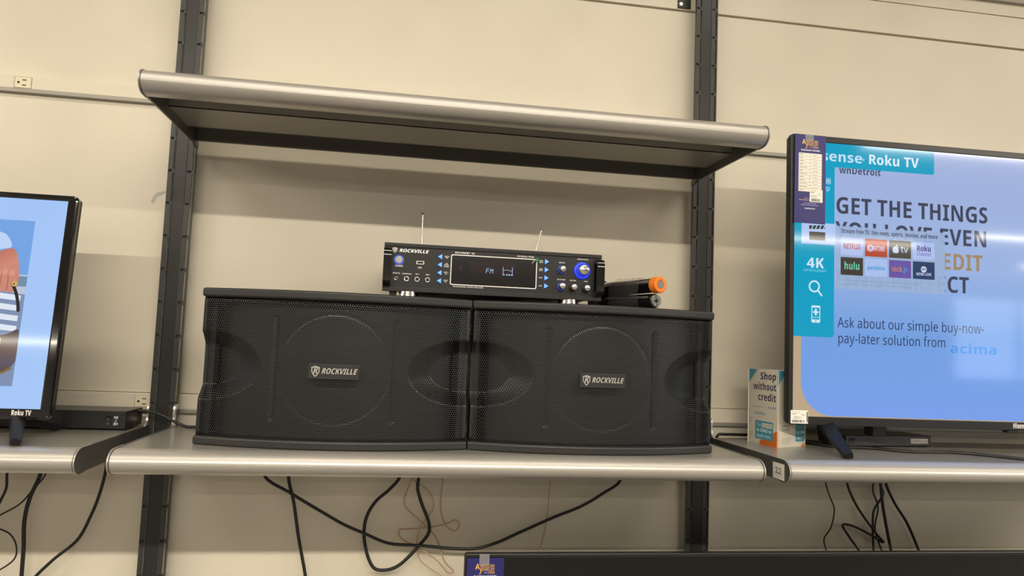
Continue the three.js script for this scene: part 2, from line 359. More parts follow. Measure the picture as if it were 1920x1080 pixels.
// shield with an R cut into it
function shield(cx, cy, hw, hh, z) {
  const out = (k) => [[-hw * k, hh * 0.75 * k], [0, hh * k], [hw * k, hh * 0.75 * k], [hw * 0.92 * k, -hh * 0.1 * k], [hw * 0.5 * k, -hh * 0.65 * k], [0, -hh * k], [-hw * 0.5 * k, -hh * 0.65 * k], [-hw * 0.92 * k, -hh * 0.1 * k]].map((p) => new THREE.Vector2(...p));
  const s = new THREE.Shape(out(1)); s.holes.push(new THREE.Path(out(0.78)));
  const e = new THREE.ExtrudeGeometry(s, { depth: 0.0006, bevelEnabled: false });
  return [e.translate(cx, cy, z), letters('R', cx - hw * 0.48, cy - hh * 0.42, z, hw * 1.0, hh * 0.95, 0.15)];
}
speaker(0.380, -0.025, 'black bowed karaoke speaker nearer the small television');
speaker(0.8825, 0.025, 'black bowed karaoke speaker nearer the large lit television, microphones on top');

// ---------------------------------------------------------------- amplifier
{
  const SPK_TOP = SHELF_Y + SH, a = thing('karaoke_amplifier', 'black karaoke amplifier with blue lit buttons on top of both speakers', 'amplifier', [0.6733, SPK_TOP, 0.265]);
  const F = 0.011, HWA = 0.2165, HA = 0.0925;               // local y 0 = speaker top; panel from F
  const Y = (y) => F + y;
  part('chassis', lim(-0.205, 0.205, F + 0.004, F + 0.084, -0.262, -0.008, 0.002), M.amp, a);
  const pw = 2048, ph = 512;
  const face = canvas(pw, ph, (c) => {
    const sx = pw / 0.433, sy = ph / HA, X = (x) => (x + HWA) * sx, Yc = (y) => ph - y * sy;
    c.fillStyle = '#262525'; c.fillRect(0, 0, pw, ph);
    for (let i = 0; i < 1600; i++) { c.fillStyle = `rgba(${rnd() < 0.5 ? 0 : 90},${rnd() < 0.5 ? 0 : 88},85,0.08)`; c.fillRect(rnd() * pw, rnd() * ph, 60 + rnd() * 220, 1); }
    const T = (s, x, y, w, h, al = 'center', col = '#e9e7e2') => fit(c, s, X(x), Yc(y), w * sx, h * sy, col, 'bold', al);
    c.save(); c.transform(1, 0, -0.25, 1, 0.25 * Yc(0.0765), 0); T('ROCKVILLE', -0.1885, 0.0765, 0.0565, 0.0062, 'left', '#ffffff'); c.restore();
    T('POWER', -0.187, 0.0475, 0.0155, 0.0032); T('USB', -0.147, 0.0465, 0.0075, 0.003);
    T('MP3/AUX IN', -0.1914, 0.0338, 0.0135, 0.0022); T('HEADPHONES', -0.1715, 0.0335, 0.0185, 0.0022); T('MIC 1', -0.151, 0.0338, 0.0075, 0.0022); T('MIC 2', -0.131, 0.0338, 0.0075, 0.0022);
    [['USB/BT', 'FM'], ['A/B', 'REPEAT', 'SCAN'], ['NEXT+', 'CH+'], ['PREV-', 'CH-']].forEach((l, k) => l.forEach((s, i) => T(s, -0.0955, 0.0714 - k * 0.0157 + (l.length - 1) * 0.0014 - i * 0.003 - 0.001, s.length > 3 ? 0.0095 : 0.005, 0.0021)));
    T('RPA70WBT  V2', -0.0801, 0.0798, 0.039, 0.0032, 'left'); T('FM DIGITAL TUNER', 0.0435, 0.0800, 0.0345, 0.0027, 'left');
    T('PROFESSIONAL HYBRID AMPLIFIER', -0.0815, 0.0138, 0.06, 0.0022, 'left');
    [['TONE', 'BASS'], ['CENT', 'MUTE'], ['MENU'], ['LIVE']].forEach((l, k) => l.forEach((s, i) => T(s, 0.0925, 0.0735 - k * 0.0162 + (l.length - 1) * 0.0014 - i * 0.003 - 0.001, 0.0075, 0.0021)));
    T('SUB OUT', 0.1345, 0.0725, 0.0125, 0.0024); T('MASTER VOLUME', 0.1775, 0.0815, 0.023, 0.0024);
    T('MIC VOLUME', 0.1346, 0.0385, 0.0165, 0.0024); T('MIC TONE', 0.1587, 0.0380, 0.0125, 0.0024); T('ECHO', 0.1851, 0.0372, 0.008, 0.0024);
  });
  const panelMat = printed(face, 0.4, { metalness: 0.35 });
  const panel = part('front_panel', sheet(-HWA, HWA, Y(0), Y(HA), 0, 0.008), panelMat, a, 'black face panel with white lettering');
  part('top_lip', lim(-HWA, HWA, Y(0.0865), Y(0.0935), -0.008, 0.0022, 0.0008), M.amp, panel);
  part('bottom_lip', lim(-HWA, HWA, Y(-0.0005), Y(0.0085), -0.008, 0.0045, 0.001), M.satin, panel);
  part('emblem', shield(-0.1962, Y(0.0795), 0.0047, 0.0053, 0.0001), M.white, panel);
  // display
  const disp = canvas(1024, 352, (c, w, h) => {
    c.fillStyle = '#000'; c.fillRect(0, 0, w, h); c.fillStyle = '#1b0710'; c.fillRect(220, 70, 560, 130);
    c.strokeStyle = '#b9d8ff'; c.lineWidth = 6; c.lineCap = 'round';
    const seg = (l) => l.forEach(([x0, y0, x1, y1]) => { c.beginPath(); c.moveTo(x0, y0); c.lineTo(x1, y1); c.stroke(); });
    seg([[420, 145, 415, 195], [424, 140, 450, 140], [420, 166, 445, 166], [470, 142, 465, 195], [470, 142, 485, 165], [500, 142, 485, 165], [500, 142, 497, 195]]);
    seg([[622, 110, 622, 200], [735, 110, 735, 200], [630, 150, 650, 150], [662, 143, 678, 143], [690, 150, 706, 150], [716, 156, 730, 150]]);
    c.fillStyle = '#b9d8ff'; for (const x of [620, 660, 690, 720]) c.fillRect(x, 198, 22, 14);
    c.fillStyle = '#3a2024'; c.fillRect(98, 130, 20, 20); c.fillRect(84, 150, 48, 16); c.fillRect(90, 172, 8, 12); c.fillRect(116, 172, 8, 12);
  });
  const dw = part('display', sheet(-0.0855, 0.082, Y(0.0195), Y(0.0755), 0.0012, 0.001), new THREE.MeshPhysicalMaterial({ color: lin(0.008, 0.008, 0.009), roughness: 0.14, emissive: lin(1, 1, 1), emissiveMap: disp, emissiveIntensity: 0.9 }), a, 'dark display window with lit segments');
  const fr = roundRect(-0.0875, Y(0.0175), 0.084, Y(0.0775), 0.004); fr.holes.push(roundRect(-0.0857, Y(0.0193), 0.0822, Y(0.0757), 0.003, new THREE.Path()));
  part('frame', slab(fr, 0.002).translate(0, 0, 0.002), M.white, dw);
  part('sticker', slab([[-0.004, -0.001], [0.001, 0.005], [0.005, 0.001], [0, -0.005]], 0.0004).translate(0.083, Y(0.0755), 0.0028), M.green, dw, 'small green peel tab');
  part('sticker', slab([[-0.0035, -0.002], [0.0018, 0.0055], [0.003, 0.0035], [-0.002, -0.004]], 0.0003).translate(0.0765, Y(0.0715), 0.002), M.grey, dw);
  // triangular buttons
  const tri = (s, k) => slab([[-s * 0.0046 * k, 0], [s * 0.0032 * k, 0.0046 * k], [s * 0.0032 * k, -0.0046 * k]], 0.003, 0.0006);
  const blue = glow(0.22, 0.58, 1.15), deepBlue = glow(0.008, 0.02, 0.30);
  for (let k = 0; k < 4; k++) {
    const l = part('button', tri(1, 1).translate(-0.1082, Y(0.0714 - k * 0.0157), 0.0035), blue, a, 'blue lit triangular button'); part('light_ring', tri(1, 1.28).translate(-0.1082, Y(0.0714 - k * 0.0157), 0.0012), deepBlue, l);
    const r = part('button', tri(-1, 1).translate(0.1032, Y(0.0735 - k * 0.0162), 0.0035), blue, a, 'blue lit triangular button'); part('light_ring', tri(-1, 1.28).translate(0.1032, Y(0.0735 - k * 0.0162), 0.0012), deepBlue, r);
  }
  const power = part('power_button', cylZ(0.0068, 0.0072, 0.006, -0.1877, Y(0.0605), 0.003, 24), M.chrome, a); part('light_ring', cylZ(0.0095, 0.0098, 0.002, -0.1877, Y(0.0605), 0.001, 32), glow(0.03, 0.09, 0.55), power);
  const usb = part('usb_port', slab(roundRect(-0.0075, -0.0032, 0.0075, 0.0032, 0.0014), 0.0015).translate(-0.1465, Y(0.0575), 0.001), M.white, a); part('opening', lim(-0.1523, -0.1407, Y(0.0555), Y(0.0595), 0.0005, 0.0013), M.hole, usb);
  [[-0.1914, 0.0033], [-0.1715, 0.005], [-0.1511, 0.005], [-0.131, 0.005]].forEach(([x, r]) => { const j = part('jack', new THREE.TorusGeometry(r * 0.82, r * 0.22, 8, 24).translate(x, Y(0.0247), 0.0005), M.chrome, a); part('opening', cylZ(r * 0.68, r * 0.68, 0.0008, x, Y(0.0247), 0.0005, 20), M.hole, j); });
  // knobs: knurled body, chrome cap
  const knob = (x, y, r, len) => {
    const prof = [[0, len], [r * 0.8, len], [r * 0.93, len - 0.0012], [r, len - 0.003], [r * 1.04, 0.002], [r * 1.1, 0]].map((p) => new THREE.Vector2(...p)).reverse();
    return new THREE.LatheGeometry(prof, 28).rotateX(Math.PI / 2).translate(x, Y(y), 0);
  };
  for (const [x, y] of [[0.1345, 0.0597], [0.1346, 0.0255], [0.1587, 0.0247], [0.1851, 0.0240]]) {
    const k = part('knob', knob(x, y, 0.0062, 0.017), M.chrome, a, 'small chrome knob');
    part('base_ring', cylZ(0.0078, 0.0082, 0.003, x, Y(y), 0.0015, 24), y > 0.05 || x < 0.14 ? glow(0.01, 0.02, 0.22) : M.hole, k);
    part('marks', [lim(x - 0.0085, x - 0.0078, Y(y - 0.0082), Y(y - 0.0075), 0, 0.0004), lim(x + 0.0078, x + 0.0085, Y(y - 0.0082), Y(y - 0.0075), 0, 0.0004)], M.white, k);
  }
  const vol = part('volume_knob', knob(0.1765, 0.0597, 0.0105, 0.021), M.chrome, a, 'large chrome volume knob');
  part('light_ring', new THREE.TorusGeometry(0.0145, 0.0026, 12, 40).translate(0.1765, Y(0.0597), 0.001), glow(0.012, 0.03, 0.85), vol, 'glowing blue ring');
  part('light_ring', cylZ(0.0135, 0.0135, 0.001, 0.1765, Y(0.0597), 0.0008, 32), glow(0.006, 0.008, 0.3), vol);
  // rack handles
  for (const s of [-1, 1]) {
    const u = new THREE.Shape(); u.moveTo(0, Y(0.010)); u.lineTo(0.012, Y(0.010)); u.quadraticCurveTo(0.025, Y(0.011), 0.026, Y(0.028)); u.lineTo(0.026, Y(0.064)); u.quadraticCurveTo(0.025, Y(0.081), 0.012, Y(0.0825)); u.lineTo(0, Y(0.0825));
    const v = new THREE.Path(); v.moveTo(0.0001, Y(0.018)); v.lineTo(0.012, Y(0.018)); v.quadraticCurveTo(0.0185, Y(0.0185), 0.019, Y(0.028)); v.lineTo(0.019, Y(0.064)); v.quadraticCurveTo(0.0185, Y(0.0735), 0.012, Y(0.0745)); v.lineTo(0.0001, Y(0.0745)); v.lineTo(0.0001, Y(0.018));
    u.holes.push(v);
    part('handle', along(u, s > 0 ? 0.202 : -0.2165, s > 0 ? 0.2165 : -0.202), M.gloss, a, 'glossy black rack handle');
  }
  for (const [x, z] of [[-0.168, -0.014], [0.153, -0.014], [-0.168, -0.24], [0.153, -0.24]]) {
    const ft = part('foot', [cyl(0.0205, 0.0215, 0.0105, 40).translate(x, 0.00625, z)], M.chrome, a, 'chrome foot'); part('pad', cyl(0.0185, 0.0185, 0.001, 24).translate(x, 0.0005, z), M.hole, ft);
  }
  // antennas at the back
  const ant = (bx, tx, ty) => {
    const A = V(bx, Y(0.05), -0.258), B = V(tx, ty, -0.258), q = (t) => V().lerpVectors(A, B, t);
    const n = part('antenna', [bar(q(0), q(0.62), 0.0026, 0.0026), bar(q(0.6), q(0.95), 0.0017, 0.0017), bar(q(0.95), q(1), 0.0026, 0.0026)], M.steel, a, 'chrome telescopic antenna');
    part('tip', bar(q(0.975), q(1.005), 0.003, 0.003), M.grey, n);
  };
  ant(0.5358 - 0.6733, 0.5343 - 0.6733, 1.796 - SPK_TOP); ant(0.784 - 0.6733, 0.8141 - 0.6733, 1.7755 - SPK_TOP);
}

// ---------------------------------------------------------------- microphones
function microphone(end, dir, orange, label) {
  const t = thing('wireless_microphone', label, 'microphone', end, 'microphones wrapped together');
  t.quaternion.setFromUnitVectors(V(0, 0, -1), dir);          // local -z runs from the tail to the head
  const body = [[0.0001, 0], [0.0128, 0], [0.0145, -0.002], [0.0152, -0.012], [0.0152, -0.09], [0.0165, -0.13], [0.0175, -0.165], [0.012, -0.166], [0.0001, -0.166]];
  const lath = (p) => new THREE.LatheGeometry(p.map(([r, z]) => new THREE.Vector2(r, z)), 32).rotateX(Math.PI / 2);
  part('body', lath(body.slice().reverse()), M.gloss, t);
  part('head_grille', new THREE.SphereGeometry(0.0235, 24, 16).translate(0, 0, -0.186), M.satin, t, 'rounded mesh head');
  if (orange) {
    part('tail_ring', lath([[0.0085, 0.0005], [0.0085, 0.004], [0.0155, 0.004], [0.0168, 0.002], [0.0168, -0.014], [0.0155, -0.016], [0.0146, -0.016]].reverse()), M.orange, t, 'bright orange tail ring');
    part('tail_button', cylZ(0.0078, 0.008, 0.004, 0, 0, 0.0025, 28), M.grey, t, 'round grey tail button');
  } else {
    const d = part('tail_disc', cylZ(0.0118, 0.0125, 0.003, 0, 0, 0.0012, 28), M.grey, t, 'grey tail disc with dark socket holes');
    part('socket', cylZ(0.0045, 0.0045, 0.0006, -0.001, 0, 0.0028, 20), M.hole, d);
    for (const [x, y] of [[-0.003, 0.0075], [0.001, -0.008], [-0.0075, -0.001]]) part('socket', cylZ(0.0016, 0.0016, 0.0006, x, y, 0.0028, 12), M.hole, d);
  }
}
{
  const top = SHELF_Y + SH, d = V(-0.40, 0, -0.917).normalize(), e0 = [1.0075, top + 0.0178, 0.262], e1 = [1.0115, top + 0.0178 + 0.0325, 0.27];
  microphone(e0, d, false, 'black microphone with a grey tail, lying under the orange ringed one');
  microphone(e1, V(d.x, -0.02, d.z).normalize(), true, 'black microphone with a bright orange tail ring');
  // cling film round both
  const nU = 64, nV = 26, pos = [], idx = [], side = V(d.z, 0, -d.x).normalize().negate();
  const base = V(...e0).lerp(V(...e1), 0.5);
  for (let j = 0; j <= nV; j++) {
    const t = 0.042 + 0.092 * j / nV, c = base.clone().addScaledVector(d, t);
    for (let i = 0; i <= nU; i++) {
      const a = i / nU * Math.PI * 2, cu = Math.cos(a), su = Math.sin(a), r = 0.0172 + 0.0012 * Math.sin(t * 620 + 5 * Math.sin(a * 2 + t * 40)) * (0.5 + 0.5 * Math.sin(a * 3 + j)) + (t > 0.11 ? 0.0012 : 0);
      const p = c.clone().addScaledVector(side, cu * r); p.y += su * r + Math.max(-1, Math.min(1, su * 2.2)) * 0.0163;
      pos.push(p.x, Math.max(p.y, top + 0.0006), p.z);
    }
  }
  for (let j = 0; j < nV; j++) for (let i = 0; i < nU; i++) { const q = j * (nU + 1) + i; idx.push(q, q + 1, q + nU + 2, q, q + nU + 2, q + nU + 1); }
  const g = new THREE.BufferGeometry(); g.setAttribute('position', new THREE.Float32BufferAttribute(pos, 3)); g.setAttribute('uv', new THREE.Float32BufferAttribute(new Array(pos.length / 3 * 2).fill(0), 2)); g.setIndex(idx); g.computeVertexNormals();
  M.film.side = THREE.DoubleSide;
  single('plastic_wrap', g, M.film, 'crinkled clear plastic film wrapped round the two microphones', 'wrap');
}

// ---------------------------------------------------------------- televisions
function screenMat(tex, power) { return new THREE.MeshPhysicalMaterial({ color: lin(0.004, 0.004, 0.005), roughness: 0.06, emissive: lin(1, 1, 1), emissiveMap: tex, emissiveIntensity: power }); }
// local frame: x from the left edge, y from the lower edge, front at z 0
function television(t, w, h, ins, frameMat, scrMat, bevel, thin, thick) {
  const [il, it, ib] = ins;
  const f = new THREE.Shape([[0, 0], [w, 0], [w, h], [0, h]].map((p) => new THREE.Vector2(...p)));
  const bez = roundRect(0, 0, w, h, 0.004 + 2 * bevel); bez.holes.push(new THREE.Path([[il, ib], [il, h - it], [w - il, h - it], [w - il, ib]].map((p) => new THREE.Vector2(...p))));
  part('bezel', slab(bez, 0.012 + bevel, bevel), frameMat, t);
  part('screen', sheet(il - 0.001, w - il + 0.001, ib - 0.001, h - it + 0.001, -0.0016, 0.003), scrMat, t, 'lit screen');
  part('back_shell', [lim(0.003, w - 0.003, 0.003, h - 0.003, -thin, -0.006, 0.004), lim(w * 0.12, w * 0.88, 0.012, h * 0.55, -thick, -thin + 0.003, 0.012)], M.plastic, t);
}
function leg(t, x, joint, front, back, wide, mat) {
  const strip = (a, b, w0, w1, th) => {
    const d = V().subVectors(b, a), L = d.length(), g = new THREE.BoxGeometry(1, 1, 1, 1, 1, 1), p = g.attributes.position;
    for (let i = 0; i < p.count; i++) { const k = p.getY(i) + 0.5; p.setXYZ(i, p.getX(i) * (w0 + (w1 - w0) * k), p.getY(i) * L, p.getZ(i) * (th * 1.2 + (th - th * 1.2) * k)); }
    g.computeVertexNormals();
    g.applyQuaternion(new THREE.Quaternion().setFromUnitVectors(V(0, 1, 0), d.clone().normalize()));
    return g.translate((a.x + b.x) / 2, (a.y + b.y) / 2, (a.z + b.z) / 2);
  };
  return part('foot', [strip(joint, front, wide * 1.25, wide * 0.85, 0.012), strip(joint, back, wide * 1.25, wide * 0.7, 0.012), lim(joint.x - wide * 0.7, joint.x + wide * 0.7, joint.y - 0.008, joint.y + 0.03, joint.z - 0.012, joint.z + 0.008, 0.003)], mat, t);
}
const TVG = 'televisions on the shelves';
// ---- large lit television
{
  const W = 1.113, H = 0.644, t = thing('television', 'large flat television showing a blue advertisement, price card on its corner', 'television', [1.336, SHELF_Y, 0.2]); t.rotation.y = -0.012;
  const SX0 = 0.0105, SY0 = 0.0187, SXW = W - 0.021, SYH = H - 0.0187 - 0.0145, cw = 2048, ch = Math.round(cw * SYH / SXW);
  const tex = canvas(cw, ch, (c) => {
    const k = cw / SXW, X = (x) => (x - SX0) * k, Y = (y) => ch - (y - SY0) * k;
    const R = (x0, y0, x1, y1, fill) => { c.fillStyle = fill; c.fillRect(X(x0), Y(y1), (x1 - x0) * k, (y1 - y0) * k); };
    const RR = (x0, y0, x1, y1, r, fill) => { c.fillStyle = fill; c.beginPath(); c.roundRect(X(x0), Y(y1), (x1 - x0) * k, (y1 - y0) * k, r * k); c.fill(); };
    const T = (s, x, y, w, h, fill, f = 'bold', al = 'left') => fit(c, s, X(x), Y(y), w * k, h * k, fill, f, al);
    // tan poster behind a rounded blue sheet
    c.fillStyle = '#c2a98a'; c.fillRect(0, 0, cw, ch);
    const g = c.createLinearGradient(0, 0, 0, ch); g.addColorStop(0, '#a7b8e2'); g.addColorStop(0.45, '#a0b9ea'); g.addColorStop(0.7, '#74a3e6'); g.addColorStop(1, '#7ba4f2');
    c.fillStyle = g; c.beginPath(); c.roundRect(X(0.030), -200, cw, 200 + Y(0.0215), 0.075 * k); c.fill();
    T('wnDetroit', 0.118, 0.562, 0.102, 0.016, '#454b66');
    const dark = '#42475c', gold = '#a88d68';
    T('GET THE THINGS', 0.109, 0.471, 0.381, 0.0375, dark); T('YOU LOVE EVEN', 0.109, 0.4155, 0.380, 0.0375, dark);
    T('IF YOUR CREDIT', 0.109, 0.359, 0.366, 0.0375, gold); T("ISN'T PERFECT", 0.109, 0.3065, 0.331, 0.0375, dark);
    T('Ask about our simple buy-now-', 0.1157, 0.2165, 0.362, 0.0215, '#2d3a60', 'normal'); T('pay-later solution from', 0.1157, 0.182, 0.265, 0.0215, '#2d3a60', 'normal');
    T('acima', 0.3894, 0.170, 0.121, 0.022, '#2f8fe8');
    // teal menu column and banner
    c.fillStyle = '#06a3c9'; c.beginPath(); c.roundRect(-60, -60, X(0.107) + 60, Y(0.193) + 60, 0.008 * k); c.fill();
    c.beginPath(); c.roundRect(-60, -60, X(0.353) + 60, Y(0.575) + 60, 0.006 * k); c.fill();
    T('Hisense', 0.0365, 0.588, 0.139, 0.023, '#c9e6fb'); T('Roku TV', 0.188, 0.588, 0.1265, 0.023, '#e6f1ff');
    c.fillStyle = '#7fc3ea'; c.beginPath(); c.arc(X(0.1765), Y(0.597), 0.0035 * k, 0, 7); c.fill();
    T('Hi', 0.086, 0.535, 0.012, 0.014, '#c9e6fb'); T('Sleep', 0.062, 0.52, 0.034, 0.011, '#c9e6fb', 'normal');
    R(0.0285, 0.398, 0.110, 0.446, '#b6cdf6');
    // clapper board
    R(0.047, 0.407, 0.085, 0.4255, '#33342f'); c.save(); c.translate(X(0.047), Y(0.430)); c.rotate(-0.06); c.fillStyle = '#33342f'; c.fillRect(0, -0.009 * k, 0.038 * k, 0.008 * k); c.fillStyle = '#b6cdf6';
    for (let i = 0; i < 4; i++) { c.beginPath(); c.moveTo((0.004 + i * 0.0095) * k, -0.001 * k); c.lineTo((0.008 + i * 0.0095) * k, -0.009 * k); c.lineTo((0.011 + i * 0.0095) * k, -0.009 * k); c.lineTo((0.007 + i * 0.0095) * k, -0.001 * k); c.fill(); } c.restore();
    T('4K', 0.0418, 0.345, 0.041, 0.0225, '#d9edff'); T('SPOTLIGHT', 0.034, 0.3365, 0.056, 0.0052, '#7fcdea');
    c.strokeStyle = '#d9edff'; c.lineWidth = 0.0038 * k; c.lineCap = 'round'; c.beginPath(); c.arc(X(0.060), Y(0.304), 0.0115 * k, 0, 7); c.stroke(); c.beginPath(); c.moveTo(X(0.068), Y(0.296)); c.lineTo(X(0.0775), Y(0.2845)); c.stroke();
    RR(0.0535, 0.224, 0.0745, 0.262, 0.003, '#d9edff'); R(0.0555, 0.231, 0.0725, 0.257, '#06a3c9');
    R(0.0617, 0.240, 0.0663, 0.2545, '#d9edff'); R(0.0575, 0.245, 0.0705, 0.2495, '#d9edff'); for (const x of [0.0585, 0.0635, 0.0685]) { R(x - 0.0015, 0.2345, x + 0.0015, 0.237, '#d9edff'); }
    c.fillStyle = '#06a3c9'; c.beginPath(); c.arc(X(0.064), Y(0.2275), 0.0014 * k, 0, 7); c.fill();
    // pop-up with channel tiles
    R(0.1095, 0.302, 0.379, 0.4425, 'rgba(160,183,220,0.955)'); T('Stream free TV, live news, sports, movies, and more', 0.1236, 0.427, 0.238, 0.0098, '#3f4a66');
    const tile = (i, j, fill) => { const x = 0.1225 + i * 0.0588, y = 0.378 - j * 0.0445; R(x, y, x + 0.054, y + 0.0395, fill); return [x, y]; };
    let [x, y] = tile(0, 0, '#b4c6f4'); T('NETFLIX', x + 0.006, y + 0.014, 0.042, 0.0125, '#c0453f');
    [x, y] = tile(1, 0, '#b8452f'); T('SHOWTIME', x + 0.005, y + 0.0135, 0.044, 0.011, '#d8cdee'); c.fillStyle = '#d8cdee'; c.beginPath(); c.arc(X(x + 0.0135), Y(y + 0.019), 0.0078 * k, 0, 7); c.fill(); T('H', x + 0.0102, y + 0.0138, 0.0068, 0.0105, '#b8452f');
    [x, y] = tile(2, 0, '#4b4a42'); T('tv', x + 0.0285, y + 0.0135, 0.0185, 0.0155, '#cfdcf6', 'normal');
    c.fillStyle = '#cfdcf6'; c.beginPath(); c.ellipse(X(x + 0.0145), Y(y + 0.0185), 0.0062 * k, 0.0078 * k, 0, 0, 7); c.ellipse(X(x + 0.0185), Y(y + 0.0185), 0.006 * k, 0.0078 * k, 0, 0, 7); c.fill(); c.beginPath(); c.ellipse(X(x + 0.0185), Y(y + 0.0285), 0.0026 * k, 0.0012 * k, -0.9, 0, 7); c.fill(); c.fillStyle = '#4b4a42'; c.beginPath(); c.arc(X(x + 0.0255), Y(y + 0.0205), 0.0028 * k, 0, 7); c.fill();
    [x, y] = tile(3, 0, '#b4c6f6'); T('Roku', x + 0.009, y + 0.0195, 0.0365, 0.0125, '#43307a'); T('Channel', x + 0.009, y + 0.0085, 0.0365, 0.0085, '#6a62a8', 'normal');
    [x, y] = tile(0, 1, '#453f38'); T('hulu', x + 0.008, y + 0.0125, 0.0385, 0.0165, '#74d8b4');
    [x, y] = tile(1, 1, '#afc6f4'); T('pandora', x + 0.0055, y + 0.0145, 0.0435, 0.0098, '#4a9fdc');
    [x, y] = tile(2, 1, '#6f58a8'); T('nick', x + 0.006, y + 0.0135, 0.0265, 0.0125, '#d18a55'); T('.jr.', x + 0.0325, y + 0.0135, 0.0155, 0.0125, '#4aa5d4');
    [x, y] = tile(3, 1, '#33456a'); c.fillStyle = '#d3dcf4'; c.beginPath(); c.arc(X(x + 0.027), Y(y + 0.0225), 0.0072 * k, 0, 7); c.fill(); T('abc', x + 0.0218, y + 0.0205, 0.0104, 0.0055, '#33456a'); T('NEWS LIVE', x + 0.008, y + 0.0085, 0.038, 0.0062, '#d3dcf4');
    T('Stream movies, shows and live channels from hundreds of apps', 0.127, 0.3195, 0.185, 0.0048, '#8b9cc0', 'normal'); T('subscription may be required for some content', 0.129, 0.3115, 0.165, 0.0048, '#8b9cc0', 'normal');
  });
  const g = new THREE.Group(); void g;
  const inner = (o) => { o.position.y += 0.0546; return o; };
  const before = t.children.length;
  television(t, W, H, [0.0105, 0.0145, 0.0187], M.satin, screenMat(tex, 0.92), 0.0015, 0.028, 0.06);
  part('logo', letters('Hisense', 0.5455, 0.0050, 0.0004, 0.0385, 0.0082), M.white, t);
  part('sensor_bar', lim(0.535, 0.562, -0.006, 0.0005, -0.02, -0.004, 0.002), M.plastic, t);
  const bc = canvas(320, 220, (c, w, h) => { c.fillStyle = '#f6f3ea'; c.fillRect(0, 0, w, h); c.fillStyle = '#222'; c.fillRect(w - 24, 24, 18, h - 48); fit(c, 'TV', 18, 40, 40, 18, '#555', 'normal'); fit(c, 'HISENSE TELEVISION', 60, 40, 120, 14, '#555', 'normal'); fit(c, '$199.99', 18, 72, 90, 18, '#333'); fit(c, '50 INCH', 200, 84, 70, 16, '#444'); for (let i = 0; i < 6; i++) { c.fillStyle = '#777'; c.fillRect(20 + rnd() * 60, 100 + i * 8, 80 + rnd() * 100, 3); } for (let i = 0; i < 30; i++) { c.fillStyle = '#222'; c.fillRect(24 + i * 8, 160, 2 + rnd() * 5, 44); } });
  part('barcode_sticker', sheet(0.005, 0.045, 0.003, 0.0315, 0.0009, 0.0006), printed(bc, 0.4), t, 'white barcode sticker');
  part('rear_post', lim(0.234, 0.268, -0.0265, 0.02, -0.085, -0.05, 0.003), M.plastic, t);
  for (const c of t.children.slice(before)) inner(c);
  leg(t, 0, V(0.0966, 0.056, -0.014), V(0.0654, 0.0062, 0.118), V(0.145, 0.0062, -0.088), 0.021, M.leg);
  leg(t, 0, V(W - 0.0966, 0.056, -0.014), V(W - 0.0654, 0.0062, 0.118), V(W - 0.145, 0.0062, -0.088), 0.021, M.leg);
}
